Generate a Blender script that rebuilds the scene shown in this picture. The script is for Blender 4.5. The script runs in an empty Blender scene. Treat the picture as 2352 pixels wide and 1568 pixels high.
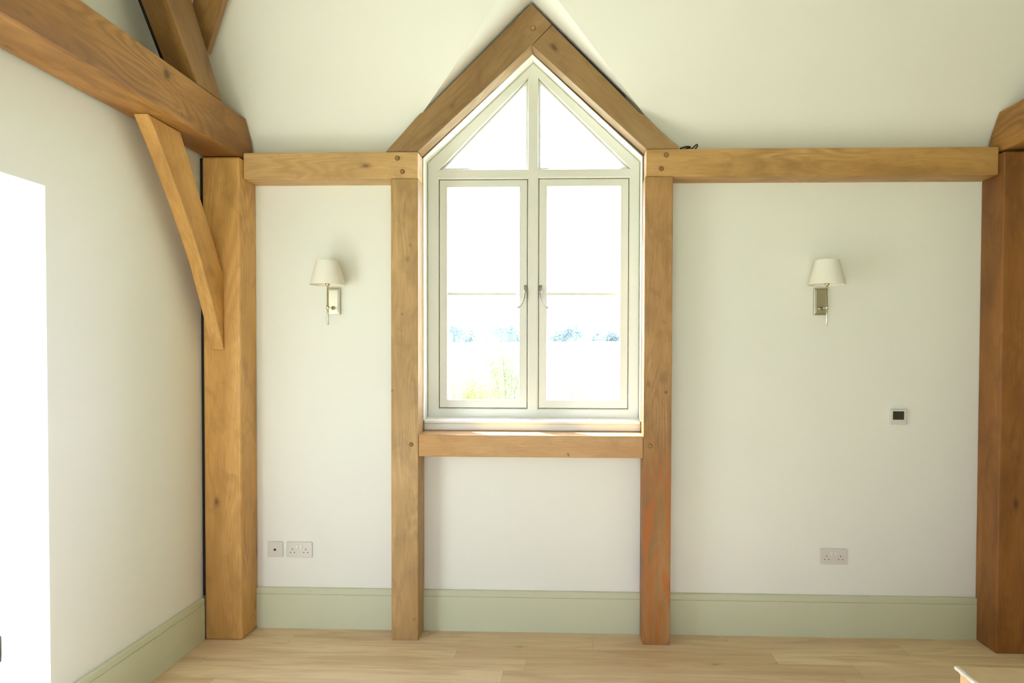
import bpy, bmesh, math, random
from mathutils import Vector, Matrix, geometry, noise
random.seed(7)
S = bpy.context.scene
COL = S.collection

# ---------------------------------------------------------------- camera
F_PX, W_PX = 1568.0, 2352.0
cam_d = bpy.data.cameras.new('camera')
cam = bpy.data.objects.new('camera', cam_d); COL.objects.link(cam)
cam_d.sensor_width = 36.0
cam_d.lens = 36.0 * F_PX / W_PX
cam_d.shift_x = -81.7 / W_PX          # rising / shifted lens
cam_d.shift_y = 57.2 / W_PX
cam_d.clip_end = 1000
yaw, pitch, roll = .03371, .02007, .00308
cy, sy, cp, sp, cr, sr = math.cos(yaw), math.sin(yaw), math.cos(pitch), math.sin(pitch), math.cos(roll), math.sin(roll)
fw, rt, up = Vector((-sy, cy, 0)), Vector((cy, sy, 0)), Vector((0, 0, 1))
fw2, up2 = fw * cp - up * sp, up * cp + fw * sp
r3, u3 = rt * cr + up2 * sr, up2 * cr - rt * sr
M = Matrix((r3, u3, -fw2)).transposed().to_4x4()
M.translation = Vector((0, -3.7553, 1.5437))
cam.matrix_world = M
S.camera = cam

# ---------------------------------------------------------------- world, sun, exposure
S.view_settings.view_transform = 'Standard'
S.view_settings.look = 'None'
S.view_settings.gamma = 1.0
S.view_settings.use_curve_mapping = False
S.view_settings.exposure = .31
wd = bpy.data.worlds.new('sky'); S.world = wd; wd.use_nodes = True
wn = wd.node_tree.nodes; wl = wd.node_tree.links
bg = wn['Background']; bg.inputs['Color'].default_value = (.80, .93, 1.35, 1)
# bright hazy sky around the sun ahead of the window, calmer sky behind the house
w_tc = wn.new('ShaderNodeTexCoord'); w_sp = wn.new('ShaderNodeSeparateXYZ'); w_mr = wn.new('ShaderNodeMapRange'); w_mr.interpolation_type = 'SMOOTHSTEP'
wl.new(w_tc.outputs['Generated'], w_sp.inputs[0]); wl.new(w_sp.outputs[1], w_mr.inputs[0])
for i_, v_ in zip((1, 2, 3, 4), (-.02, .60, 2.3, 13.0)): w_mr.inputs[i_].default_value = v_
wl.new(w_mr.outputs[0], bg.inputs['Strength'])
sun_d = bpy.data.lights.new('sun', 'SUN'); sun_d.energy = 36.0; sun_d.angle = math.radians(.53); sun_d.color = (.86, .95, 1.15)
sun = bpy.data.objects.new('sun', sun_d); COL.objects.link(sun)
sun.rotation_euler = Vector((-1.0, 1.0, 1.9)).to_track_quat('Z', 'Y').to_euler()
sun.location = (-20, 20, 30)

def portal(name, loc, rot, sx, sz):
    d = bpy.data.lights.new(name, 'AREA'); d.shape = 'RECTANGLE'; d.size = sx; d.size_y = sz
    d.cycles.is_portal = True
    o = bpy.data.objects.new(name, d); COL.objects.link(o); o.location = loc; o.rotation_euler = rot
    return o
R90 = math.pi / 2
# sky portals: they only guide the sampling of the daylight through each opening
portal('daylight_door', (-2.26, -1.75, 1.09), (0, -R90, 0), 2.15, 1.0)
portal('daylight_rear_opening', (-.25, -5.23, 1.35), (R90, 0, 0), 3.1, 2.1)  # unseen rear opening, added for the room's daylight
portal('daylight_front_window', (-.212, .16, 2.15), (-R90, 0, 0), 1.2, 2.05)

# ---------------------------------------------------------------- geometry constants (metres, camera at x = 0, wall plaster at y = 0)
XL = -1.973          # face of the left wall
XR = 5.2
YF = -5.2            # wall behind the camera
Z0, TA = 2.65, 1.45  # ceiling springs at Z0 on the back wall and climbs TA per metre
RX, RZ, RS = -.212, 3.395, .992   # dormer ridge x, z, slope

# ---------------------------------------------------------------- helpers
def tag(o, label=None, cat=None, group=None, kind=None):
    if label: o['label'] = label
    if cat: o['category'] = cat
    if group: o['group'] = group
    if kind: o['kind'] = kind
    return o

def link_mesh(name, me, mat=None, parent=None):
    o = bpy.data.objects.new(name, me); COL.objects.link(o)
    if mat: me.materials.clear(); me.materials.append(mat)
    if parent:
        o.parent = parent
        bpy.context.view_layer.update()
        o.matrix_parent_inverse = parent.matrix_world.inverted()
    return o

def empty(name, loc):
    o = bpy.data.objects.new(name, None); COL.objects.link(o); o.location = loc; o.empty_display_size = .05
    return o

def obj(name, bm, mat, parent=None, smooth=False):
    bmesh.ops.recalc_face_normals(bm, faces=bm.faces)
    me = bpy.data.meshes.new(name); bm.to_mesh(me); bm.free()
    if smooth:
        for p in me.polygons: p.use_smooth = True
    return link_mesh(name, me, mat, parent)

def add_box(bm, a, b, bev=0, seg=2):
    x0, y0, z0 = a; x1, y1, z1 = b
    vs = [bm.verts.new(p) for p in ((x0,y0,z0),(x1,y0,z0),(x1,y1,z0),(x0,y1,z0),(x0,y0,z1),(x1,y0,z1),(x1,y1,z1),(x0,y1,z1))]
    fs = [bm.faces.new([vs[i] for i in f]) for f in ((0,3,2,1),(4,5,6,7),(0,1,5,4),(1,2,6,5),(2,3,7,6),(3,0,4,7))]
    if bev:
        es = list({e for f in fs for e in f.edges})
        bmesh.ops.bevel(bm, geom=es, offset=bev, segments=seg, profile=.5, affect='EDGES')

def prism(pts, axis, a, b, bev=0, seg=2):
    """extrude a polygon. axis 'y': pts are (x,z) ; axis 'x': pts are (y,z) ; axis 'z': pts are (x,y)"""
    bm = bmesh.new()
    def P(p, t):
        return {'y': (p[0], t, p[1]), 'x': (t, p[0], p[1]), 'z': (p[0], p[1], t)}[axis]
    va = [bm.verts.new(P(p, a)) for p in pts]; vb = [bm.verts.new(P(p, b)) for p in pts]
    n = len(pts)
    bm.faces.new(va); bm.faces.new(vb[::-1])
    for i in range(n): bm.faces.new((va[i], va[(i+1) % n], vb[(i+1) % n], vb[i]))
    bmesh.ops.recalc_face_normals(bm, faces=bm.faces)
    if bev:
        bmesh.ops.bevel(bm, geom=list(bm.edges), offset=bev, segments=seg, profile=.5, affect='EDGES')
    return bm

def add_tube(bm, pts, r, n=12, cap=True):
    """tube through points; r a number or list of radii"""
    pts = [Vector(p) for p in pts]; rs = r if isinstance(r, (list, tuple)) else [r] * len(pts)
    rings = []; prev = None
    for i, p in enumerate(pts):
        t = (pts[min(i+1, len(pts)-1)] - pts[max(i-1, 0)]).normalized()
        if prev is None:
            ref = Vector((0, 0, 1)) if abs(t.z) < .9 else Vector((1, 0, 0))
            a = t.cross(ref).normalized()
        else:
            a = (prev - t * prev.dot(t)).normalized()
        prev = a; b = t.cross(a)
        rings.append([bm.verts.new(p + (a * math.cos(k*2*math.pi/n) + b * math.sin(k*2*math.pi/n)) * rs[i]) for k in range(n)])
    for i in range(len(rings)-1):
        for k in range(n):
            bm.faces.new((rings[i][k], rings[i][(k+1) % n], rings[i+1][(k+1) % n], rings[i+1][k]))
    if cap:
        bm.faces.new(rings[0][::-1]); bm.faces.new(rings[-1])

def add_lathe(bm, c, prof, n=48, axis='z'):
    """revolve (radius, height) pairs round an axis through c"""
    rings = []
    for r, h in prof:
        ring = []
        for k in range(n):
            t = k*2*math.pi/n
            if axis == 'z': p = (c[0]+r*math.cos(t), c[1]+r*math.sin(t), c[2]+h)
            else: p = (c[0]+r*math.cos(t), c[1]+h, c[2]+r*math.sin(t))
            ring.append(bm.verts.new(p))
        rings.append(ring)
    for i in range(len(rings)-1):
        for k in range(n):
            bm.faces.new((rings[i][k], rings[i][(k+1) % n], rings[i+1][(k+1) % n], rings[i+1][k]))
    return rings

def plate(name, outer, holes, y0, y1, mat, bev=0, parent=None, axis='y', res=2):
    """flat board with holes and eased edges, outline in (x,z) [axis y] or (y,z) [axis x]"""
    cu = bpy.data.curves.new('tmp', 'CURVE'); cu.dimensions = '2D'; cu.fill_mode = 'BOTH'
    cu.extrude = (y1-y0)/2 - bev; cu.bevel_depth = bev; cu.bevel_resolution = res; cu.offset = -bev
    for loop in [outer] + holes:
        s = cu.splines.new('POLY'); s.points.add(len(loop)-1)
        for i, p in enumerate(loop): s.points[i].co = (p[0], p[1], 0, 1)
        s.use_cyclic_u = True
    t = bpy.data.objects.new('tmp', cu)
    COL.objects.link(t)
    dg = bpy.context.evaluated_depsgraph_get()
    me = bpy.data.meshes.new_from_object(t.evaluated_get(dg))
    bpy.data.objects.remove(t); bpy.data.curves.remove(cu)
    ym = (y0+y1)/2
    for v in me.vertices:
        x, y, z = v.co
        v.co = (x, ym - z, y) if axis == 'y' else (ym + z, x, y)
    me.name = name
    for p in me.polygons: p.use_smooth = False
    bm = bmesh.new(); bm.from_mesh(me); bmesh.ops.remove_doubles(bm, verts=bm.verts, dist=1e-5)
    return obj(name, bm, mat, parent)

def rrect(x0, z0, x1, z1, r, n=5):
    pts = []
    for cx, cz, a in ((x1-r, z1-r, 0), (x0+r, z1-r, 90), (x0+r, z0+r, 180), (x1-r, z0+r, 270)):
        for i in range(n+1):
            t = math.radians(a + 90*i/n); pts.append((cx+r*math.cos(t), cz+r*math.sin(t)))
    return pts

def rect(x0, z0, x1, z1): return [(x0, z0), (x1, z0), (x1, z1), (x0, z1)]

# ---------------------------------------------------------------- materials
def lin(r, g, b):
    f = lambda c: ((c/255+.055)/1.055)**2.4 if c/255 > .04045 else c/255/12.92
    return (f(r), f(g), f(b), 1)

class NT:
    def __init__(self, name):
        self.m = bpy.data.materials.new(name); self.m.use_nodes = True
        self.t = self.m.node_tree; self.n = self.t.nodes; self.b = self.n['Principled BSDF']
    def new(self, t, **kw):
        n = self.n.new(t)
        for k, v in kw.items(): setattr(n, k, v)
        return n
    def link(self, a, b): self.t.links.new(a, b)
    def math(self, op, a, b=None, clamp=False):
        n = self.new('ShaderNodeMath', operation=op, use_clamp=clamp)
        for i, v in enumerate((a, b)):
            if v is None: continue
            if isinstance(v, (int, float)): n.inputs[i].default_value = v
            else: self.link(v, n.inputs[i])
        return n.outputs[0]
    def mix(self, fac, a, b, mode='MIX'):
        n = self.new('ShaderNodeMix', data_type='RGBA', blend_type=mode)
        for i, v in ((0, fac), (6, a), (7, b)):
            if isinstance(v, (int, float)): n.inputs[i].default_value = v
            elif isinstance(v, tuple): n.inputs[i].default_value = v
            else: self.link(v, n.inputs[i])
        return n.outputs[2]
    def noise(self, vec, scale, detail=3, rough=.55, dist=0):
        n = self.new('ShaderNodeTexNoise'); n.inputs['Scale'].default_value = scale; n.inputs['Detail'].default_value = detail
        n.inputs['Roughness'].default_value = rough; n.inputs['Distortion'].default_value = dist
        if vec: self.link(vec, n.inputs['Vector'])
        return n
    def scalev(self, vec, s):
        n = self.new('ShaderNodeVectorMath', operation='MULTIPLY'); self.link(vec, n.inputs[0]); n.inputs[1].default_value = s
        return n.outputs[0]
    def ramp(self, fac, stops):
        n = self.new('ShaderNodeValToRGB'); cr = n.color_ramp
        while len(cr.elements) < len(stops): cr.elements.new(.5)
        for e, (p, c) in zip(cr.elements, stops): e.position = p; e.color = c if isinstance(c, tuple) else (c, c, c, 1)
        self.link(fac, n.inputs[0]); return n.outputs[0]
    def bump(self, h, strength=.2, dist=.01):
        n = self.new('ShaderNodeBump'); n.inputs['Strength'].default_value = strength; n.inputs['Distance'].default_value = dist
        self.link(h, n.inputs['Height']); self.link(n.outputs[0], self.b.inputs['Normal'])

def paint(name, col, rough=.6, var=.02, bumps=.05, spec=.3):
    t = NT(name); co = t.new('ShaderNodeTexCoord').outputs['Object']
    n = t.noise(co, 1.3, 3); f = t.ramp(n.outputs[0], [(.3, 0.0), (.7, 1.0)])
    d = tuple(c*(1-var) for c in col[:3]) + (1,)
    t.link(t.mix(f, col, d), t.b.inputs['Base Color'])
    t.b.inputs['Roughness'].default_value = rough; t.b.inputs['Specular IOR Level'].default_value = spec
    if bumps:
        n2 = t.noise(co, 180, 2); t.bump(n2.outputs[0], bumps, .002)
    return t.m

def oak(name, light, mid, dark, stain=None, stain_amt=0, grain=1.0, knots=1.0, figure=1.0, spots=(), rough=.5, stain_top=None):
    t = NT(name)
    v = t.new('ShaderNodeAttribute', attribute_name='grain').outputs['Vector']     # x = along the timber, y/z across, metres
    # slow tone drift
    tone = t.noise(t.scalev(v, (.8, 3.2, 3.2)), 1.0, 3, .55, .4).outputs[0]
    col = t.ramp(tone, [(.30, dark), (.48, mid), (.68, light)])
    # growth-ring figure, long loops along the grain
    fld = t.noise(t.scalev(v, (.75, 4.2, 4.2)), 1.0, 2, .45, .6).outputs[0]
    ring = t.math('SINE', t.math('MULTIPLY', fld, 110.0))
    ring = t.math('MULTIPLY_ADD', ring, .5); 
    t.n[-1].inputs[2].default_value = .5
    amp = t.ramp(t.noise(t.scalev(v, (1.2, 4, 4)), 1.0, 1).outputs[0], [(.35, 0.0), (.65, 1.0)])
    ringf = t.math('MULTIPLY', t.math('MULTIPLY', ring, amp), min(.95, .5*figure))
    d2 = tuple(c*.55 for c in dark[:3]) + (1,)
    col = t.mix(ringf, col, t.mix(.5, mid, d2))
    # fine pores
    fine = t.noise(t.scalev(v, (9, 260, 260)), 1.0, 3, .6).outputs[0]
    ff = t.ramp(fine, [(.42, 0.0), (.70, 1.0)])
    col = t.mix(t.math('MULTIPLY', ff, .30*grain), col, d2)
    # blotches
    bl = t.ramp(t.noise(t.scalev(v, (5, 9, 9)), 1.0, 4, .65, .8).outputs[0], [(.50, 0.0), (.72, 1.0)])
    col = t.mix(t.math('MULTIPLY', bl, .38), col, d2)
    # knots
    vo = t.new('ShaderNodeTexVoronoi', feature='F1'); vo.inputs['Scale'].default_value = 1.0
    wob = t.noise(v, 30, 2).outputs[1]
    vm = t.new('ShaderNodeVectorMath', operation='MULTIPLY_ADD'); t.link(wob, vm.inputs[0]); vm.inputs[1].default_value = (.05, .12, .12)
    t.link(t.scalev(v, (3.2, 6.5, 6.5)), vm.inputs[2]); t.link(vm.outputs[0], vo.inputs['Vector'])
    sep = t.new('ShaderNodeSeparateColor'); t.link(vo.outputs['Color'], sep.inputs[0])
    pick = t.math('GREATER_THAN', sep.outputs[0], .66)
    kn = t.ramp(vo.outputs['Distance'], [(.03, 1.0), (.085, .35), (.15, 0.0)])
    kf = t.math('MULTIPLY', t.math('MULTIPLY', kn, pick), .8*knots)
    col = t.mix(kf, col, tuple(c*.25 for c in dark[:3]) + (1,))
    if stain:
        sn = t.noise(t.scalev(v, (2.2, 9, 9)), 1.0, 5, .7, 1.6).outputs[0]
        sf = t.ramp(sn, [(.46, 0.0), (.60, 1.0)])
        if stain_top:                                            # the rust stain stops partway up the post
            sz = t.new('ShaderNodeSeparateXYZ'); t.link(t.new('ShaderNodeTexCoord').outputs['Object'], sz.inputs[0])
            sf = t.math('MULTIPLY', sf, t.ramp(t.math('DIVIDE', sz.outputs[2], stain_top), [(.75, 1.0), (1.0, 0.0)]))
        col = t.mix(t.math('MULTIPLY', sf, stain_amt), col, stain)
    if spots:                                                   # the individual knots one can see on this timber: centre, radius, strength
        oc = t.new('ShaderNodeTexCoord').outputs['Object']
        for c_, r_, k_ in spots:
            q1 = t.new('ShaderNodeVectorMath', operation='SUBTRACT'); t.link(oc, q1.inputs[0]); q1.inputs[1].default_value = c_
            q2 = t.new('ShaderNodeVectorMath', operation='DIVIDE'); t.link(q1.outputs[0], q2.inputs[0]); q2.inputs[1].default_value = r_
            q3 = t.new('ShaderNodeVectorMath', operation='LENGTH'); t.link(q2.outputs[0], q3.inputs[0])
            dd = t.math('ADD', q3.outputs['Value'], t.math('MULTIPLY', fine, .35))
            sp_ = t.ramp(dd, [(.55, k_), (.95, k_*.75), (1.0, k_*.3), ]) if k_ > .7 else t.ramp(dd, [(.2, k_), (1.0, 0.0)])
            if k_ > .7:
                t.n[-1].color_ramp.elements[2].position = 1.0
                sp_ = t.math('MULTIPLY', sp_, t.math('LESS_THAN', q3.outputs['Value'], 1.25))
            col = t.mix(sp_, col, lin(92,72,46))
    t.link(col, t.b.inputs['Base Color'])
    t.b.inputs['Roughness'].default_value = rough; t.b.inputs['Specular IOR Level'].default_value = .4
    t.bump(t.math('ADD', t.math('MULTIPLY', fine, .6), kf), .18, .0015)
    return t.m

LT, MD, DK = lin(224,180,118), lin(204,156,94), lin(176,126,68)
OAK_POST = oak('oak_post_golden', lin(224,178,108), lin(208,159,87), lin(174,128,66), figure=1.0)
OAK_PLATE = oak('oak_plate', lin(205,164,102), lin(187,145,84), lin(159,117,64), figure=1.3)
OAK_PLATE_PALE = oak('oak_plate_pale', lin(222,188,132), lin(208,170,112), lin(182,144,90), figure=1.3)
OAK_STUD = oak('oak_stud', lin(198,163,108), lin(180,144,91), lin(152,117,70), figure=1.2,
    spots=[((-.868, -.154, 2.037), (.024, .05, .030), .45), ((-.894, -.154, 1.746), (.010, .05, .012), .65), ((-.950, -.154, 1.340), (.006, .05, .006), .85), ((-.852, -.154, 2.11), (.016, .05, .018), .4), ((-.832, -.154, .115), (.012, .05, .012), .6)])
OAK_STUD2 = oak('oak_stud_stained', lin(186,144,88), lin(166,124,71), lin(134,96,50), stain=lin(168,98,38), stain_amt=.8, stain_top=1.15, figure=1.2,
    spots=[((.502, -.154, 1.338), (.009, .05, .009), .75), ((.41, -.154, 1.383), (.02, .05, .03), .5)])
OAK_RAFT = oak('oak_rafter_brown', lin(170,137,92), lin(154,120,76), lin(130,98,60), figure=1.3)
OAK_RAIL = oak('oak_rail_pale', lin(198,155,98), lin(188,143,86), lin(172,124,64), stain=lin(178,128,66), stain_amt=.4, figure=.7, knots=.4, rough=.3,
    spots=[((-.012, -.15, 1.008), (.007, .05, .006), .75), ((-.008, -.15, 1.000), (.005, .05, .005), .75)])
OAK_TIE = oak('oak_tie', lin(192,143,78), lin(164,116,58), lin(130,86,39), figure=1.7, knots=.6,
    spots=[((-1.7515, -.833, 2.744), (.05, .026, .024), .9), ((-1.7515, -.80, 2.757), (.05, .02, .012), .4), ((-1.7515, -1.59, 2.633), (.05, .03, .014), .5), ((-1.7515, -.763, 2.623), (.05, .016, .010), .5), ((-1.7515, -.719, 2.611), (.05, .02, .016), .6), ((-1.7515, -.356, 2.763), (.05, .016, .010), .5), ((-1.7515, -.299, 2.757), (.05, .022, .014), .5)])
OAK_DARK = oak('oak_principal_rafter', lin(178,138,84), lin(150,112,62), lin(118,84,44), figure=1.0)
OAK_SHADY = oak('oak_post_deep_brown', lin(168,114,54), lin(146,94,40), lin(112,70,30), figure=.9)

WALL = paint('cream_wall_paint', lin(232,232,219), .75)
CEIL = paint('cream_ceiling_paint', lin(232,232,221), .8)
SAGE = paint('sage_skirting_paint', lin(202,204,172), .45, spec=.4, bumps=.02)
FRAME = paint('pale_stone_window_paint', lin(214,213,201), .38, spec=.5, bumps=.01, var=.01)
TRIMW = paint('pale_sill_paint', lin(232,231,218), .35, spec=.5, bumps=.01, var=.01)
PLASTIC = paint('white_plastic', lin(212,209,197), .25, spec=.5, bumps=0, var=.01)
PLASTIC2 = paint('white_plastic_rocker', lin(222,219,208), .2, spec=.5, bumps=0, var=.01)
BLACK = paint('plain_black', lin(28,26,24), .5, bumps=0)
PINH = paint('pin_hole_dark', lin(60,48,36), .6, bumps=0)
SCREW = paint('screw_cap', lin(214,210,196), .35, bumps=0)

def metal(name, col, rough):
    t = NT(name); t.b.inputs['Metallic'].default_value = 1
    n = t.noise(t.new('ShaderNodeTexCoord').outputs['Object'], 40, 2)
    t.link(t.mix(n.outputs[0], col, tuple(c*.93 for c in col[:3])+(1,)), t.b.inputs['Base Color'])
    t.b.inputs['Roughness'].default_value = rough
    return t.m
NICKEL = metal('polished_nickel', lin(222,214,188), .14)
NICKEL_SATIN = metal('satin_nickel', lin(196,188,160), .3)
PEWTER = metal('pewter_handle', lin(176,170,156), .3)
DARKMETAL = metal('dark_hinge_metal', lin(70,72,70), .4)

def shade_mat():
    t = NT('lamp_shade_fabric'); co = t.new('ShaderNodeTexCoord').outputs['Object']
    w = t.noise(t.scalev(co, (1, 1, .4)), 400, 2)
    t.link(t.mix(w.outputs[0], lin(240,236,221), lin(233,228,212)), t.b.inputs['Base Color'])
    t.b.inputs['Roughness'].default_value = .85; t.b.inputs['Specular IOR Level'].default_value = .1
    t.bump(w.outputs[0], .08, .001)
    return t.m
SHADE = shade_mat()

def glass_mat():
    t = NT('window_glass'); t.n.remove(t.b)
    tr = t.new('ShaderNodeBsdfTransparent'); tr.inputs[0].default_value = (.97, .985, .98, 1)
    gl = t.new('ShaderNodeBsdfGlossy'); gl.inputs['Roughness'].default_value = .02
    lw = t.new('ShaderNodeLayerWeight'); lw.inputs[0].default_value = .5
    fr = t.math('ADD', t.math('MULTIPLY', t.math('POWER', lw.outputs['Facing'], 5.0), .6), .03)   # thin-pane reflectance
    mx = t.new('ShaderNodeMixShader'); t.link(fr, mx.inputs[0]); t.link(tr.outputs[0], mx.inputs[1]); t.link(gl.outputs[0], mx.inputs[2])
    t.link(mx.outputs[0], t.n['Material Output'].inputs[0])
    return t.m
GLASS = glass_mat()

def floor_mat():
    t = NT('pale_oak_planks'); co = t.new('ShaderNodeTexCoord').outputs['Object']
    s = t.new('ShaderNodeSeparateXYZ'); t.link(co, s.inputs[0])
    PW, PL = .1245, 1.62
    ry = t.math('DIVIDE', t.math('ADD', s.outputs[1], .104+10*PW), PW)
    row = t.math('FLOOR', ry); fy = t.math('FRACT', ry)
    wn_ = t.new('ShaderNodeTexWhiteNoise', noise_dimensions='1D'); t.link(row, wn_.inputs['W'])
    rx = t.math('DIVIDE', t.math('ADD', s.outputs[0], t.math('ADD', t.math('MULTIPLY', wn_.outputs[0], 5.0), 20)), PL)
    ix = t.math('FLOOR', rx); fx = t.math('FRACT', rx)
    cmb = t.new('ShaderNodeCombineXYZ'); t.link(row, cmb.inputs[0]); t.link(ix, cmb.inputs[1])
    wp = t.new('ShaderNodeTexWhiteNoise', noise_dimensions='2D'); t.link(cmb.outputs[0], wp.inputs['Vector'])
    base = t.ramp(wp.outputs[0], [(0.0, lin(210,183,144)), (.35, lin(222,197,158)), (.7, lin(228,205,166)), (1.0, lin(234,211,172))])
    # per plank offset of the grain
    off = t.new('ShaderNodeVectorMath', operation='ADD'); t.link(co, off.inputs[0])
    o2 = t.new('ShaderNodeVectorMath', operation='SCALE'); t.link(wp.outputs[1], o2.inputs[0]); o2.inputs['Scale'].default_value = 9.0
    t.link(o2.outputs[0], off.inputs[1]); v = off.outputs[0]
    n1 = t.noise(t.scalev(v, (1.6, 14, 1)), 1.0, 4, .6, .9).outputs[0]
    f1 = t.ramp(n1, [(.42, 0.0), (.70, 1.0)])
    col = t.mix(t.math('MULTIPLY', f1, .55), base, lin(180,146,104))
    n2 = t.noise(t.scalev(v, (6, 150, 1)), 1.0, 3, .6).outputs[0]
    col = t.mix(t.math('MULTIPLY', t.ramp(n2, [(.4, 0.0), (.75, 1.0)]), .2), col, lin(160,124,84))
    vo = t.new('ShaderNodeTexVoronoi'); t.link(t.scalev(v, (2.6, 7.5, 1)), vo.inputs['Vector']); vo.inputs['Scale'].default_value = 1
    sc = t.new('ShaderNodeSeparateColor'); t.link(vo.outputs['Color'], sc.inputs[0])
    k = t.math('MULTIPLY', t.ramp(vo.outputs['Distance'], [(.03, 1.0), (.06, .3), (.16, 0.0)]), t.math('GREATER_THAN', sc.outputs[0], .72))
    col = t.mix(t.math('MULTIPLY', k, .5), col, lin(96,72,50))
    ey = t.math('MINIMUM', fy, t.math('SUBTRACT', 1.0, fy)); ex = t.math('MINIMUM', fx, t.math('SUBTRACT', 1.0, fx))
    gy = t.math('LESS_THAN', t.math('MULTIPLY', ey, PW), .0009); gx = t.math('LESS_THAN', t.math('MULTIPLY', ex, PL), .0011)
    g = t.math('MAXIMUM', t.math('MULTIPLY', gy, .22), t.math('MULTIPLY', gx, .38))
    col = t.mix(g, col, lin(132,98,62))
    t.link(col, t.b.inputs['Base Color'])
    t.b.inputs['Roughness'].default_value = .5; t.b.inputs['Specular IOR Level'].default_value = .35
    t.bump(t.math('SUBTRACT', t.math('MULTIPLY', n2, .15), g), .2, .001)
    return t.m
FLOOR = floor_mat()

def card_mat(name, a, b):
    t = NT(name); co = t.new('ShaderNodeTexCoord').outputs['Object']
    n = t.noise(co, 14, 5, .6); f = t.noise(t.scalev(co, (1, 1, 1)), 300, 2)
    c = t.mix(t.ramp(n.outputs[0], [(.35, 0.0), (.7, 1.0)]), a, b)
    t.link(t.mix(t.math('MULTIPLY', f.outputs[0], .15), c, tuple(x*.7 for x in b[:3])+(1,)), t.b.inputs['Base Color'])
    t.b.inputs['Roughness'].default_value = .85; t.bump(f.outputs[0], .1, .001)
    return t.m
CARD = card_mat('brown_cardboard', lin(206,180,132), lin(196,168,120))
CARDSIDE = card_mat('brown_cardboard_side', lin(226,194,146), lin(218,184,134))
TORN = card_mat('torn_white_paper', lin(238,234,220), lin(222,216,196))

# ---------------------------------------------------------------- timbers
def grain_attr(o, axis):
    me = o.data; a = Vector(axis).normalized()
    ref = Vector((0, 1, 0)) if abs(a.y) < .9 else Vector((1, 0, 0))
    b = a.cross(ref).normalized(); c = a.cross(b)
    off = Vector((random.uniform(0, 40), random.uniform(0, 40), random.uniform(0, 40)))
    at = me.attributes.new('grain', 'FLOAT_VECTOR', 'POINT')
    for i, v in enumerate(me.vertices):
        at.data[i].vector = (v.co.dot(a)+off.x, v.co.dot(b)+off.y, v.co.dot(c)+off.z)

def timber(name, bm, mat, axis, label=None, cat=None, group=None, parent=None):
    o = obj(name, bm, mat, parent); grain_attr(o, axis)
    if label: tag(o, label, cat, group)
    return o

def boxed(a, b, bev=.004):
    bm = bmesh.new(); add_box(bm, a, b, bev, 3); return bm

def pegs(parent, spots, y, r=.0115):
    for x, z in spots:
        bm = bmesh.new()
        rg = add_lathe(bm, (x, y, z), [(r, .01), (r, -.0025), (r*.8, -.0045)], 20, 'y'); bm.faces.new(rg[-1])
        p = obj('peg', bm, OAK_DARK, parent); grain_attr(p, (0, 1, 0))
        # flat dark ring standing in for the shadow gap round the peg
        bm = bmesh.new(); rg = add_lathe(bm, (x, y, z), [(r*1.0, -.0006), (r*1.16, -.0006)], 20, 'y')
        obj('peg_gap_shade', bm, PEGGAP, p)
PEGGAP = paint('peg_gap_dark', lin(96,62,34), .8, bumps=0)

# ---------------------------------------------------------------- structure: floor, walls, ceiling
bm = bmesh.new(); add_box(bm, (XL-.3, YF-.2, -.12), (XR+.2, .2, 0))
tag(obj('floor', bm, FLOOR), kind='structure')

HX0, HX1, HB, HE, HA = -.806, .381, 1.150, 2.602, 3.154        # window hole: left, right, bottom, eaves, apex
WT = .14                                                       # thickness of the window wall
xf = (RZ-Z0)/RS
outer = [(XL-.3, -.12), (XR+.2, -.12), (XR+.2, Z0), (RX+xf, Z0), (RX, RZ), (RX-xf, Z0), (XL-.3, Z0)]
hole = [(HX0, HB), (HX1, HB), (HX1, HE), (RX, HA), (HX0, HE)]
tag(plate('wall_back', outer, [hole], 0, WT, WALL), kind='structure')

YR = YF/2; ZR = Z0 - YR*TA
gable = [(.14, -.12), (.14, Z0-.14*TA), (0, Z0), (YR, ZR), (YF, Z0), (YF-.14, Z0-.14*TA), (YF-.14, -.12)]
DY0, DY1, DZ = -1.247, -2.25, 2.163
tag(plate('wall_left', gable, [[(DY1, .001), (DY0, .001), (DY0, DZ), (DY1, DZ)]], XL-.29, XL, WALL, axis='x'), kind='structure')
tag(plate('wall_right', gable, [], XR, XR+.15, WALL, axis='x'), kind='structure')
tag(plate('wall_front', rect(XL-.3, -.12, XR+.2, Z0), [rect(-1.8, .3, 1.3, 2.4)], YF-.15, YF, WALL), kind='structure')  # rear opening out of view, sized to bring daylight into the room

# main ceiling slopes; the back one has the dormer cut out along its valleys
def slab(polys, mat, name, thick, nrm):
    bm = bmesh.new()
    for poly in polys:
        vs = [bm.verts.new(p) for p in poly]; bm.faces.new(vs)
    bmesh.ops.remove_doubles(bm, verts=bm.verts, dist=1e-5)
    top = bmesh.ops.extrude_face_region(bm, geom=list(bm.faces))
    for v in [g for g in top['geom'] if isinstance(g, bmesh.types.BMVert)]: v.co += Vector(nrm)*thick
    return tag(obj(name, bm, mat), kind='structure')
cz = lambda y: Z0 - y*TA
yr = -(RZ-Z0)/TA                                               # y where the dormer ridge meets the slope
A = (RX-xf, 0, Z0); B = (RX, yr, RZ); C_ = (RX+xf, 0, Z0)
x0, x1 = XL-.28, XR+.18
nb = Vector((0, TA, 1)).normalized()
slab([[(x0, 0, Z0), A, B, (x0, yr, RZ)], [C_, (x1, 0, Z0), (x1, yr, RZ), B], [(x0, yr, RZ), B, (x1, yr, RZ), (x1, YR, ZR), (x0, YR, ZR)]], CEIL, 'ceiling', .12, nb)
nf = Vector((0, -TA, 1)).normalized()
slab([[(x0, YR, ZR), (x1, YR, ZR), (x1, YF, Z0), (x0, YF, Z0)]], CEIL, 'ceiling', .12, nf)
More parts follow.
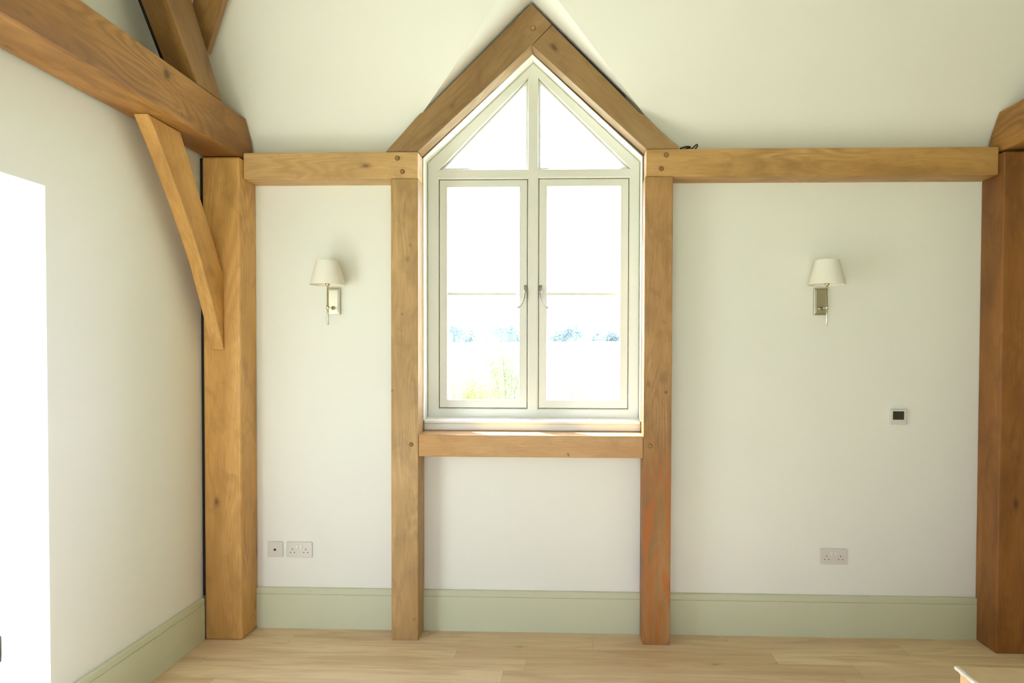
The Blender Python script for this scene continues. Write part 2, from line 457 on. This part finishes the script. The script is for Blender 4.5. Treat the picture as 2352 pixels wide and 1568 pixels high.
# dormer ceiling planes
nl = Vector((-RS, 0, 1)).normalized(); nr = Vector((RS, 0, 1)).normalized()
slab([[A, B, (RX, .14, RZ), (RX-xf, .14, Z0)]], CEIL, 'ceiling', .1, nl)
slab([[C_, (RX+xf, .14, Z0), (RX, .14, RZ), B]], CEIL, 'ceiling', .1, nr)

# baseboards: flat board with a groove below its capping
def skirting(pts3, n, name='baseboard_back'):
    """pts3: start and end on the wall line; n: unit vector into the room"""
    a, b = Vector(pts3[0]), Vector(pts3[1]); n = Vector(n)
    H, T = .2265, .02
    prof = [(0, 0), (T, 0), (T, .1905), (T-.0045, .1915), (T-.0045, .1940), (T-.001, .1955), (T-.001, H-.006), (T-.005, H-.001), (T-.009, H), (0, H)]
    bm = bmesh.new()
    va = [bm.verts.new(a + n*p[0] + Vector((0, 0, p[1]))) for p in prof]
    vb = [bm.verts.new(b + n*p[0] + Vector((0, 0, p[1]))) for p in prof]
    k = len(prof)
    for i in range(k-1): bm.faces.new((va[i], vb[i], vb[i+1], va[i+1]))
    bm.faces.new(va); bm.faces.new(vb[::-1])
    return tag(obj(name, bm, SAGE), kind='structure')
LPX0, LPX1, RPX0, RPX1 = -1.953, -1.750, 2.197, 2.402
SL0, SL1, SR0, SR1 = -.955, -.810, .385, .531
skirting(((LPX1, 0, 0), (SL0, 0, 0)), (0, -1, 0))
skirting(((SL1, 0, 0), (SR0, 0, 0)), (0, -1, 0))
skirting(((SR1, 0, 0), (RPX0, 0, 0)), (0, -1, 0))
skirting(((RPX1, 0, 0), (XR, 0, 0)), (0, -1, 0))
skirting(((XL, -.19, 0), (XL, DY0, 0)), (1, 0, 0), 'baseboard_left')
skirting(((XL, DY1, 0), (XL, YF, 0)), (1, 0, 0), 'baseboard_left')
skirting(((XR, 0, 0), (XR, YF, 0)), (-1, 0, 0), 'baseboard_right')
skirting(((XL, YF, 0), (XR, YF, 0)), (0, 1, 0), 'baseboard_front')

# door frame in the left opening, set to the outer side of the thick wall
XD = XL-.198
d = plate('door_1', [(DY1, 0), (DY1, DZ), (DY0, DZ), (DY0, 0), (DY0-.03, 0), (DY0-.03, DZ-.03), (DY1+.03, DZ-.03), (DY1+.03, 0)], [], XD-.09, XD, FRAME, .002, axis='x')
tag(d, kind='structure')
bm = bmesh.new(); add_box(bm, (XD, DY0-.014, .36), (XD+.006, DY0-.002, .46), .001); add_tube(bm, [(XD+.005, DY0-.014, .36), (XD+.005, DY0-.014, .46)], .006, 10)
tag(obj('hinge', bm, DARKMETAL, d), label='dark metal hinge')


# ---------------------------------------------------------------- window
FY = .06
win = empty('window_1', (RX, FY, 1.17)); tag(win, kind='structure')
fo = [(HX0+.001, 1.168), (HX1-.001, 1.168), (HX1-.001, HE), (RX, HA-.001), (HX0+.001, HE)]
CL = (-.737, 1.234, -.245, 2.507); CR = (-.178, 1.234, .318, 2.510)
g = .0035
triL = [(-.735, 2.566), (-.243, 2.566), (-.243, 3.066)]
triR = [(-.184, 2.566), (.325, 2.566), (-.184, 3.068)]
hl = [rect(CL[0]-g, CL[1]-g, CL[2]+g, CL[3]+g), rect(CR[0]-g, CR[1]-g, CR[2]+g, CR[3]+g)]
fr = plate('window_frame', fo, hl + [triL, triR], FY, FY+.07, FRAME, .008, win)
# plastered reveal returning over the back edge of the oak
ro = [(HX0-.0038, HB+.020), (HX0-.0038, HE+.001), (RX, HA+.0042), (HX1+.0038, HE+.001), (HX1+.0038, HB+.020), (HX1, HB+.020), (HX1, HE), (RX, HA), (HX0, HE), (HX0, HB+.020)]
tag(plate('trim_4', ro, [], -.034, -.0004, WALL), kind='structure')
# rebate behind the casements
rb = plate('frame_rebate', rect(HX0+.003, 1.17, HX1-.003, 2.55), [rect(CL[0]+.013, CL[1]+.013, CL[2]-.013, CL[3]-.013), rect(CR[0]+.013, CR[1]+.013, CR[2]-.013, CR[3]-.013)], FY+.048, FY+.0695, FRAME, 0, win)
# raised glazing beads round the two top lights
def inset(poly, d):
    n = len(poly); out = []
    area = sum(poly[i][0]*poly[(i+1) % n][1]-poly[(i+1) % n][0]*poly[i][1] for i in range(n))
    s = 1 if area > 0 else -1
    for i in range(n):
        p0, p1, p2 = (Vector(poly[(i-1) % n]), Vector(poly[i]), Vector(poly[(i+1) % n]))
        e1 = (p1-p0).normalized(); e2 = (p2-p1).normalized()
        n1 = Vector((-e1.y, e1.x))*s; n2 = Vector((-e2.y, e2.x))*s
        b = (n1+n2); b = b/ (1+n1.dot(n2))
        out.append(tuple(p1+b*d))
    return out
for tri in (triL, triR):
    plate('glazing_bead', inset(tri, .001), [inset(tri, .012)], FY+.018, FY+.05, FRAME, .003, win)
    pn = plate('glass_pane', inset(tri, .004), [], FY+.032, FY+.036, GLASS, 0, win)

def casement(c, barz, hand):
    co = empty('casement', (c[0], FY+.006, c[1])); co.parent = win
    bpy.context.view_layer.update(); co.matrix_parent_inverse = win.matrix_world.inverted()
    bpy.context.view_layer.update()
    st = .0435
    op = (c[0]+st, c[1]+st, c[2]-st, c[3]-st+.003)
    plate('sash_frame', rect(*c), [rrect(*op, .004, 3)], FY+.004, FY+.046, FRAME, .0035, co)
    bm = bmesh.new(); add_box(bm, (op[0]-.002, FY+.018, barz-.009), (op[2]+.002, FY+.040, barz+.009), .005, 3)
    obj('glazing_bar', bm, FRAME, co)
    plate('glass_pane', rect(op[0]-.008, op[1]-.008, op[2]+.008, op[3]+.008), [], FY+.027, FY+.031, GLASS, 0, co)
    # espagnolette handle: rose plate, boss, curled monkey-tail lever
    bm = bmesh.new()
    hx = (c[2]-.009) if hand < 0 else (c[0]+.009)
    zc = 1.885
    add_box(bm, (hx-.008, FY-.002, zc-.036), (hx+.008, FY+.005, zc+.036), .002, 2)
    rg = add_lathe(bm, (hx, FY-.002, zc-.003), [(.0075, 0), (.0075, -.010), (.0095, -.012), (.0095, -.020), (.006, -.024)], 20, 'y'); bm.faces.new(rg[-1])
    for dz in (.022, -.022):
        rg = add_lathe(bm, (hx, FY-.0025, zc+dz), [(.0032, 0), (.0028, -.0018)], 12, 'y'); bm.faces.new(rg[-1])
    L = []
    for i in range(15):
        t = i/14
        L.append((hx + hand*(.001 + .042*t**2.1), FY-.018-.006*math.sin(t*3.1), zc-.006-.100*t + .012*t**4))
    add_tube(bm, L, [.0052-.0012*math.sin(min(1, i/14)*math.pi) + (.0015 if i > 11 else 0) for i in range(15)], 12)
    h = obj('window_handle', bm, PEWTER, co, smooth=True)
    tag(h, label='curled pewter window handle')
casement(CL, 1.873, -1)
casement(CR, 1.873, 1)

# sill board, apron below it
bm = prism([(FY+.005, 1.1505), (FY+.005, 1.1815), (FY-.001, 1.1812), (-.018, 1.1695), (-.023, 1.166), (-.023, 1.156), (-.019, 1.1515)], 'x', HX0+.0015, HX1-.0015)
tag(obj('trim_1', bm, TRIMW), kind='structure')
bm = bmesh.new(); add_box(bm, (SL1+.001, -.007, 1.1145), (SR0-.001, -.0005, 1.1500), .002)
tag(obj('trim_2', bm, TRIMW), kind='structure')

# ---------------------------------------------------------------- oak frame
Yp = -.15
timber('corner_post', boxed((LPX0, -.19, 0), (LPX1, -.0005, 2.5735), .013), OAK_POST, (0, 0, 1),
       'thick golden oak corner post with a curved brace notched into its face', 'post')
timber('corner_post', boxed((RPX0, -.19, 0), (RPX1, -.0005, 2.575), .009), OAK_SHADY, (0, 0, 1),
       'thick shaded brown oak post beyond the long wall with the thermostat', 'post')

tl = timber('wall_plate', boxed((LPX1+.001, Yp, 2.463), (-.8115, -.0005, 2.604), .005), OAK_PLATE_PALE, (1, 0, 0),
       'short horizontal oak beam between corner post and window, above the wall light', 'beam')
pegs(tl, [(-.920, 2.570), (-.894, 2.499)], Yp)
tr_ = timber('wall_plate', boxed((.3905, Yp, 2.466), (RPX0-.001, -.0005, 2.609), .005), OAK_PLATE, (1, 0, 0),
       'long horizontal oak beam running right from the window to the shaded post', 'beam')
pegs(tr_, [(.495, 2.578), (.470, 2.507)], Yp)

s1 = timber('window_post', boxed((SL0, -.154, 0), (SL1, -.0005, 2.4615), .004), OAK_STUD, (0, 0, 1),
       'slim oak post at the left side of the window, lighter and more even', 'post')
pegs(s1, [(-.847, 1.053)], -.154, .010)
s2 = timber('window_post', boxed((SR0, -.154, 0), (SR1, -.0005, 2.4645), .004), OAK_STUD2, (0, 0, 1),
       'slim oak post right of the window with orange rust stains low down', 'post')
pegs(s2, [(.420, 1.055)], -.154, .010)
timber('window_rail', prism([(-.150, .9885), (-.0005, .9885), (-.0005, 1.1135), (-.150, 1.1055)], 'x', SL1+.0005, SR0-.0005, .004), OAK_RAIL, (1, 0, 0),
       'short pale oak crosspiece under the window sill between two posts', 'beam')

# gable rafters over the window, lapped at the apex, each with the small step in its outer edge
def between(p, q, t): return (p[0]+(q[0]-p[0])*t, p[1]+(q[1]-p[1])*t)
la, lb = (-.214, 3.374), (-.790, 2.806)
raf = [(-.812, 2.6075), (-.211, 3.158), (-.105, 3.264), la, between(la, lb, .985), (-.800, 2.808), (-.812, 2.797), (-.900, 2.700), (-.985, 2.6075)]
rl = timber('gable_rafter', prism(raf, 'y', -.142, -.012, .003), OAK_RAFT, (.7, 0, .7),
       'sloping oak rafter left of the window peak, running up through the apex', 'rafter')
pegs(rl, [(-.204, 3.246)], -.142, .0125)
rar = [(-.2085, 3.1575), (.391, 2.6125), (.560, 2.6125), (.555, 2.630), (.530, 2.650), (.470, 2.703), (.384, 2.788), (.368, 2.797), (.362, 2.797), (-.1035, 3.263)]
rar = timber('gable_rafter', prism(rar, 'y', -.140, -.012, .003), OAK_RAFT, (-.7, 0, .7),
       'sloping oak rafter right of the window peak, butted under its partner', 'rafter')

def gap_line(parent, outer_pts, off, y0, y1):
    # black strip standing in for the dark shaded gap between rafter and plaster
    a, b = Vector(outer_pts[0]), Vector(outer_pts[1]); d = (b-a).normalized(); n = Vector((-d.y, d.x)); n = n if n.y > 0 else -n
    obj('gap_shade_strip', prism([tuple(a-n*.004), tuple(b-n*.004), tuple(b+n*off), tuple(a+n*off)], 'y', y0, y1), BLACK, parent)
gap_line(rl, [(-.214, 3.374), (-.700, 2.893)], .004, -.128, -.03)
gap_line(rar, [(-.100, 3.262), (.280, 2.890)], .004, -.128, -.03)
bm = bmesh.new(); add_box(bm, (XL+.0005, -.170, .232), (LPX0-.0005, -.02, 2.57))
tag(obj('post_gap_shade', bm, BLACK), kind='structure')  # black filler in place of the shadow between left wall and post

# tie beams running from the post heads into the room
def tie(x0, x1, za, zb, sgn, mat, label):
    pr = [(YF+.01, za), (YF+.01, zb), (-.112, zb), (-.048, zb-.096), (-.030, zb-.14), (-.030, za)]
    return timber('tie_beam', prism(pr, 'x', x0, x1, .008), mat, (0, 1, 0), label, 'beam')
tie(-1.953, -1.7515, 2.5775, 2.798, 1, OAK_TIE, 'massive oak tie beam crossing the upper left corner, with large knots')
tie(2.2145, 2.416, 2.5905, 2.799, -1, OAK_TIE, 'end of an oak tie beam jutting in at the upper right edge')

# knee brace between the left post and its tie beam, slightly curved
kb = [(-.187, 1.548), (-.192, 1.556), (-.300, 1.775), (-.407, 1.990), (-.560, 2.225), (-.717, 2.435), (-.832, 2.5765), (-.581, 2.5765), (-.199, 1.963), (-.187, 1.950)]
kb[0] = (-.1903, 1.556); kb[-1] = (-.1903, 1.945); kb[1] = (-.196, 1.552)
timber('knee_brace', prism(kb, 'x', -1.904, -1.838, .006), OAK_POST, (0, -.5, .85),
       'curved oak knee brace between the left corner post and tie beam', 'brace')

# principal rafters standing on the tie beams, and a wind brace from the left one
def principal(xa, xb, label):
    lo = lambda y: 2.125-1.143*y; hi = lambda y: 2.311-1.34*y
    pr = [(-.363, 2.7985), (-.589, 2.7985), (-1.9, lo(-1.9)), (-1.9, hi(-1.9))]
    return timber('principal_rafter', prism(pr, 'x', xa, xb, .006), OAK_DARK, (0, -.62, .78), label, 'rafter')
prl = principal(-1.872, -1.7505, 'steep oak rafter rising off the tie beam, upper left')
lo_ = lambda y: 2.125-1.143*y
obj('gap_shade_strip', prism([(-.60, lo_(-.60)+.02), (-1.9, lo_(-1.9)+.02), (-1.9, lo_(-1.9)+.09), (-.60, lo_(-.60)+.09)], 'x', -1.890, -1.8722), BLACK, prl)  # black strip drawn as the shadow between rafter and left wall
principal(2.2255, 2.355, 'steep oak rafter, barely seen at the right edge above the beam end')
P1, P2 = Vector((-1.794, -.413, 3.049)), Vector((-1.659, -.528, 3.215))
dirv = (P2-P1).normalized(); npl = Vector((0, TA, 1)).normalized(); sid = npl.cross(dirv).normalized()
if sid.x > 0: sid = -sid
bm = bmesh.new()
s_, e_ = P1, P1 + dirv*1.5
q = []
s_ = P1 - dirv*.06
for base in (s_, e_):
    for a_, b_ in ((0, 0), (.12, 0), (.12, .075), (0, .075)):
        q.append(bm.verts.new(base + sid*a_ + npl*b_))
for f in ((0,1,2,3), (4,7,6,5), (0,4,5,1), (1,5,6,2), (2,6,7,3), (3,7,4,0)): bm.faces.new([q[i] for i in f])
bmesh.ops.bevel(bm, geom=list(bm.edges), offset=.004, segments=2, affect='EDGES')
timber('wind_brace', bm, OAK_DARK, dirv, 'short dark oak brace behind the steep rafter against the ceiling', 'brace')

# ---------------------------------------------------------------- wall lights
def wall_lamp(x, label):
    y, zp = -.108, 1.823
    t = empty('wall_lamp', (x, 0, zp)); tag(t, label, 'wall light', 'wall lights either side of the window')
    bpy.context.view_layer.update()
    bm = bmesh.new(); add_box(bm, (x-.035, -.018, zp-.072), (x+.035, -.0003, zp+.072), .004, 3)
    add_box(bm, (x-.027, -.0215, zp-.064), (x+.027, -.017, zp+.064), .002, 2)
    obj('back_plate', bm, NICKEL_SATIN, t)
    za = zp-.037
    bm = bmesh.new(); add_tube(bm, [(x, -.020, za), (x, y, za)], .0042, 14)
    add_lathe(bm, (x, -.021, za), [(.011, 0), (.011, -.004), (.007, -.009)], 24, 'y')
    obj('arm', bm, NICKEL, t, True)
    bm = bmesh.new(); add_tube(bm, [(x, y, 1.690), (x, y, 1.694), (x, y, 1.915)], [.003, .0047, .0047], 16)
    rg = add_lathe(bm, (x, y, za), [(.0047, -.013), (.0075, -.012), (.0075, .012), (.0047, .013)], 20)
    obj('stem', bm, NICKEL, t, True)
    bm = bmesh.new()
    add_lathe(bm, (x, y, 1.900), [(.0047, 0), (.013, .004), (.013, .009), (.0125, .05), (.012, .052), (.0, .052)], 24)
    obj('lamp_holder', bm, NICKEL, t, True)
    bm = bmesh.new()
    add_lathe(bm, (x, y, 1.952), [(.010, 0), (.012, .010), (.017, .025), (.0175, .035), (.012, .048), (.0, .052)], 24)
    obj('bulb', bm, PLASTIC2, t, True)
    bm = bmesh.new(); zb, zt, rb_, rt_ = 1.905, 2.034, .0935, .0595
    add_lathe(bm, (x, y, 0), [(rb_, zb), (rt_, zt), (rt_-.0025, zt), (rb_-.0025, zb), (rb_, zb)], 64)
    sh = obj('lamp_shade', bm, SHADE, t, True)
    m = sh.modifiers.new('es', 'EDGE_SPLIT'); m.split_angle = math.radians(40)
    # wire carrier that holds the shade
    bm = bmesh.new()
    for k in range(3):
        a = k*2*math.pi/3+.5
        add_tube(bm, [(x+.012*math.cos(a), y+.012*math.sin(a), 1.953), (x+.075*math.cos(a), y+.075*math.sin(a), 1.965)], .001, 6)
    obj('shade_carrier', bm, NICKEL, t)
    return t
wall_lamp(-1.311, 'nickel wall light with cream shade, on the narrow panel left of window')
wall_lamp(1.347, 'nickel wall light with cream shade, on the broad wall right of window')

# ---------------------------------------------------------------- sockets and thermostat
def faceplate(name, x0, z0, w, h, parent, th=.009):
    return plate(name, rrect(x0, z0, x0+w, z0+h, .006), [], -th, -.0003, PLASTIC, .0025, parent)
def screw(x, z, parent, y=-.009):
    bm = bmesh.new(); rg = add_lathe(bm, (x, y+.0006, z), [(.0034, 0), (.0030, -.0014)], 16, 'y'); bm.faces.new(rg[-1])
    add_box(bm, (x-.0026, y-.0012, z-.0004), (x+.0026, y-.0008, z+.0004))
    obj('screw', bm, SCREW, parent)
def double_socket(x0, z0, label):
    t = empty('double_socket', (x0+.073, 0, z0)); tag(t, label, 'socket', 'white twin power sockets')
    bpy.context.view_layer.update()
    faceplate('face_plate', x0, z0, .146, .086, t)
    for k in (0, 1):
        sx = x0+.073+(-.0105 if k == 0 else .0105); sz = z0+.061
        o = plate('rocker_switch', rrect(sx-.0072, sz-.0125, sx+.0072, sz+.0125, .003), [], -.0125, -.007, PLASTIC2, .0015, t)
        o2 = plate('switch_surround', rrect(sx-.0088, sz-.0141, sx+.0088, sz+.0141, .004), [rrect(sx-.0074, sz-.0127, sx+.0074, sz+.0127, .003)], -.0098, -.008, SCREW, .0004, o)
    for k in (0, 1):
        cx = x0+.0355+k*.075; cz = z0+.042
        bm = bmesh.new()
        add_box(bm, (cx-.0020, -.0093, cz-.0005), (cx+.0020, -.0088, cz+.0075))
        for s in (-1, 1): add_box(bm, (cx+s*.0112-.0033, -.0093, cz-.0160), (cx+s*.0112+.0033, -.0088, cz-.0120))
        obj('pin_holes', bm, PINH, t)
    screw(x0+.0125, z0+.043, t); screw(x0+.1335, z0+.043, t)
    return t
double_socket(-1.586, .3955, 'white twin power socket beside the aerial socket, left of window')
double_socket(1.3625, .3955, 'white twin power socket alone, low on the broad wall right of window')
t = empty('aerial_socket', (-1.649, 0, .396)); tag(t, 'square white aerial socket with one black hole, beside corner post', 'socket')
bpy.context.view_layer.update()
faceplate('face_plate', -1.692, .3960, .086, .086, t)
bm = bmesh.new(); rg = add_lathe(bm, (-1.650, -.0088, .4375), [(.0060, 0), (.0060, -.0035), (.0042, -.0035), (.0042, -.0005)], 24, 'y'); bm.faces.new(rg[-1])
obj('connector', bm, BLACK, t)
screw(-1.6795, .439, t); screw(-1.6205, .439, t)

t = empty('thermostat', (1.770, 0, 1.16)); tag(t, 'small square white thermostat with a dark display', 'thermostat')
bpy.context.view_layer.update()
plate('case', rrect(1.7285, 1.1605, 1.8130, 1.2445, .004), [], -.016, -.0003, PLASTIC, .003, t)
def screen_mat():
    t = NT('dark_lcd'); n = t.noise(t.new('ShaderNodeTexCoord').outputs['Object'], 30, 2)
    t.link(t.mix(n.outputs[0], lin(44,50,30), lin(60,58,36)), t.b.inputs['Base Color'])
    t.b.inputs['Roughness'].default_value = .18
    return t.m
plate('display', rect(1.7395, 1.1880, 1.7990, 1.2335), [], -.0172, -.0150, screen_mat(), .0005, t)
for k in range(4):
    x = 1.7475+k*.0145
    bm = bmesh.new(); rg = add_lathe(bm, (x, -.0158, 1.1725), [(.0030, 0), (.0030, -.0006), (.0020, -.0006)], 14, 'y')
    obj('touch_button', bm, SCREW, t)

# ---------------------------------------------------------------- loose cable end lying on the long beam
bm = bmesh.new()
pts = [(.567+.0*i, -.118, 2.6125) for i in range(1)]
for i in range(40):
    a = i/39*math.pi*2*1.6
    pts.append((.600+.026*math.cos(a+2.6), -.112+.020*math.sin(a+2.6), 2.6145+.0006*i*.4+ .010*max(0, math.sin(a*.5))))
pts += [(.630, -.118, 2.616), (.642, -.12, 2.626), (.654, -.12, 2.637), (.662, -.12, 2.640), (.663, -.12, 2.634), (.655, -.12, 2.621), (.648, -.12, 2.6155)]
add_tube(bm, pts, .0035, 8)
cb = obj('cable', bm, BLACK, None, True)
tag(cb, 'small curl of black cable lying on the long beam by the rafter foot', 'cable')

# ---------------------------------------------------------------- cardboard box at the lower right corner
bx0, bx1, by0, by1, bz = 1.424, 1.96, -1.85, -1.238, .392
t = empty('cardboard_box', ((bx0+bx1)/2, (by0+by1)/2, 0)); tag(t, 'closed brown cardboard box on the floor with a torn white top edge', 'box')
bpy.context.view_layer.update()
bm = bmesh.new(); add_box(bm, (bx0, by0, .0005), (bx1, by1, bz), .003, 2); obj('box_body', bm, CARDSIDE, t)
bm = bmesh.new()
ym = (by0+by1)/2
add_box(bm, (bx0-.014, by0-.01, bz+.0005), (bx1+.01, ym-.002, bz+.008), .002, 2)
obj('top_flap', bm, CARD, t)
bm = bmesh.new(); add_box(bm, (bx0-.014, ym+.002, bz+.0005), (bx1+.01, by1+.008, bz+.008), .002, 2)
obj('top_flap', bm, CARD, t)
# torn paper along the left edge
bm = bmesh.new()
n = 90; rows = []
for i in range(n+1):
    y = by0-.01 + (by1+.008-by0+.01)*i/n
    w = .009+.007*abs(noise.noise(Vector((y*38, 3.1, 0))))+.004*random.random()
    h = .003*random.random()
    rows.append([bm.verts.new(p) for p in ((bx0-.0150-.003*random.random(), y, bz-.002+h), (bx0-.0145, y, bz+.0090+h*.4), (bx0-.0145+w, y, bz+.0094), (bx0-.0145+w, y, bz+.0082), (bx0-.0135, y, bz+.0082))])
for i in range(n):
    for k in range(4): bm.faces.new((rows[i][k], rows[i+1][k], rows[i+1][k+1], rows[i][k+1]))
tag(obj('torn_paper_edge', bm, TORN, t), label='torn white paper along the box edge')

# ---------------------------------------------------------------- outdoors: garden, rising field, trees, shrubs
def grass_mat(name, a, b):
    t = NT(name); co = t.new('ShaderNodeTexCoord').outputs['Object']
    n = t.noise(co, .35, 6, .6)
    t.link(t.mix(n.outputs[0], a, b), t.b.inputs['Base Color']); t.b.inputs['Roughness'].default_value = .95
    t.b.inputs['Specular IOR Level'].default_value = 0
    return t.m
GROUND = grass_mat('sunlit_stubble_field', lin(148,150,122), lin(166,166,138))
bm = bmesh.new()
def gz(x, y):
    if y < 4: return -.30
    t = min(1, (y-4)/62.0); s = t*t*(3-2*t)*.35+t*.65
    return -.30 + s*(2.98+.010*(x+.2)) - (0 if y <= 66 else .0*(y-66))
ys = [-40, -20, -5.6, .16, 2, 4, 8, 12, 18, 25, 33, 42, 52, 60, 66, 80, 110, 160, 260]
xs = [-220, -140, -90, -60, -40, -25, -15, -8, -2.6, 0, 5.6, 8, 15, 25, 40, 60, 90, 140, 220]
gv = [[bm.verts.new((x, y, gz(x, y))) for x in xs] for y in ys]
for j in range(len(ys)-1):
    for i in range(len(xs)-1): bm.faces.new((gv[j][i], gv[j][i+1], gv[j+1][i+1], gv[j+1][i]))
tag(obj('ground', bm, GROUND), kind='structure')

LEAF_FAR = grass_mat('haze_tinted_foliage', lin(166,180,178), lin(184,195,191))  # aerial haze put into the leaf and trunk colour
LEAF_NEAR = grass_mat('yellow_green_leaves', lin(128,150,66), lin(166,176,94))
LEAF_NEAR2 = grass_mat('fresh_green_leaves', lin(126,150,96), lin(166,174,98))
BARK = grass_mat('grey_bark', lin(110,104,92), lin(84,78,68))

def far_tree(x, y, r, h, seed, label):
    rnd = random.Random(seed); z0 = gz(x, y)
    t = empty('tree', (x, y, z0)); tag(t, label, 'tree', 'hazy trees along the far side of the field')
    bpy.context.view_layer.update()
    bm = bmesh.new(); add_tube(bm, [(x, y, z0-.3), (x+.1, y, z0+h*.3), (x, y, z0+h*.6)], [r*.09, r*.07, r*.03], 8)
    obj('trunk', bm, LEAF_FAR, t)
    bm = bmesh.new()
    blobs = []
    for k in range(22):
        a = rnd.uniform(0, 6.28); u = rnd.random()**.5; zz = rnd.uniform(.2, .86)
        env = math.sin(math.pi*min(1, zz*.85+.1))**.6
        blobs.append((Vector((x+math.cos(a)*u*r*env*.75, y+math.sin(a)*u*r*env*.75, z0+h*zz)), r*rnd.uniform(.25, .42)))
    for k in range(4200):
        c, rr = rnd.choice(blobs)
        d_ = Vector((rnd.gauss(0, 1), rnd.gauss(0, 1), rnd.gauss(0, 1))).normalized()*rr*(rnd.random()**.35)*rnd.uniform(.85, 1.12)
        p = c + d_; l = rnd.uniform(.05, .12)
        if p.z > z0+h: continue
        R = Matrix.Rotation(rnd.uniform(0, 6.28), 3, 'Z') @ Matrix.Rotation(rnd.uniform(-1.4, 1.4), 3, 'X')
        bm.faces.new([bm.verts.new(p + R @ q_) for q_ in (Vector((-l, -l*.6, 0)), Vector((l, -l*.5, l*.2)), Vector((l*.8, l*.7, 0)), Vector((-l*.7, l*.8, l*.2)))])
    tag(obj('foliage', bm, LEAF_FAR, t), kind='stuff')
def tx(px, depth): return (px-1310)/1568*depth

far = [(1040, 5.2, 738, 'far hazy tree at the left edge of the left casement'), (1068, 2.6, 752, 'low hazy far tree just right of the leftmost one'),
       (1118, 4.6, 733, 'tallest rounded hazy far tree, middle of the left casement'), (1150, 4.0, 738, 'hazy far tree on the right shoulder of the tallest one'),
       (1180, 3.2, 748, 'hazy far tree behind the left window handle side'), (1262, 3.0, 730, 'hazy far tree right beside the mullion, right casement'),
       (1290, 3.4, 748, 'low broad hazy far tree, second from mullion in right casement'), (1322, 3.6, 741, 'hazy far tree in the middle of the right casement'),
       (1356, 3.2, 742, 'hazy far tree right of the middle of the right casement'), (1390, 3.0, 750, 'low hazy far tree second from the right jamb'),
       (1418, 3.0, 746, 'hazy far tree at the right edge of the right casement')]
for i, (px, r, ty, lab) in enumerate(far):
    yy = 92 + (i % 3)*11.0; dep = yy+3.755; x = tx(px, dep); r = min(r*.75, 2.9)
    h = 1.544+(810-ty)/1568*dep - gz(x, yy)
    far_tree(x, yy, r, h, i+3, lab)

def shrub(x, y, w, h, n, seed, mat, label):
    rnd = random.Random(seed); z0 = gz(x, y)
    t = empty('shrub', (x, y, z0)); tag(t, label, 'shrub', 'garden shrubs outside the window')
    bpy.context.view_layer.update()
    stems = []
    bm = bmesh.new()
    for k in range(16):
        a = rnd.uniform(0, 6.28); tip = Vector((x+math.cos(a)*w*rnd.uniform(.2, 1), y+math.sin(a)*w*rnd.uniform(.2, .8), z0+h*rnd.uniform(.55, 1.0)))
        b0 = Vector((x+math.cos(a)*.1, y+math.sin(a)*.1, z0-.05)); mid = b0.lerp(tip, .5)+Vector((0, 0, h*.12))
        add_tube(bm, [b0, mid, tip], [.010, .006, .002], 6); stems.append((b0, mid, tip))
    obj('stems', bm, BARK, t)
    bm = bmesh.new()
    for k in range(int(n*2.0)):
        b0, mid, tip = rnd.choice(stems); u = rnd.uniform(.25, 1.0)
        c = (b0.lerp(mid, u*2) if u < .5 else mid.lerp(tip, u*2-1)) + Vector((rnd.gauss(0, .09), rnd.gauss(0, .09), rnd.gauss(0, .08)))
        l = rnd.uniform(.013, .027); R = Matrix.Rotation(rnd.uniform(0, 6.28), 3, 'Z') @ Matrix.Rotation(rnd.uniform(-1.1, 1.1), 3, 'X')
        P = [Vector((0, -l, 0)), Vector((l*.45, -.1*l, l*.12)), Vector((0, l, 0)), Vector((-l*.45, -.1*l, l*.12))]
        vs = [bm.verts.new(c + R @ p) for p in P]; bm.faces.new((vs[0], vs[1], vs[2])); bm.faces.new((vs[0], vs[2], vs[3]))
    tag(obj('leaves', bm, mat, t), kind='stuff')
def sy_(px, d): return tx(px, d)
shrub(tx(1045, 10.7), 7.0, .75, 1.55, 6500, 1, LEAF_NEAR, 'dense yellow-green shrub low in the left casement, leftmost')
shrub(tx(1112, 12.8), 9.0, .55, 1.5, 2400, 2, LEAF_NEAR, 'sparse low shrub in the middle of the left casement')
shrub(tx(1170, 14.3), 10.5, .8, 1.95, 4500, 3, LEAF_NEAR2, 'tall loose green shrub beside the mullion, left casement')
shrub(tx(1262, 11), 7.4, .45, 1.25, 500, 4, LEAF_NEAR, 'wispy shrub low in the right casement next to mullion')
shrub(tx(1328, 13), 9.2, .6, 1.3, 900, 5, LEAF_NEAR, 'wispy shrub low in the middle of the right casement')

# light transport quality (not samples)
S.cycles.max_bounces = 14; S.cycles.diffuse_bounces = 10; S.cycles.transparent_max_bounces = 16
S.cycles.sample_clamp_indirect = 8.0
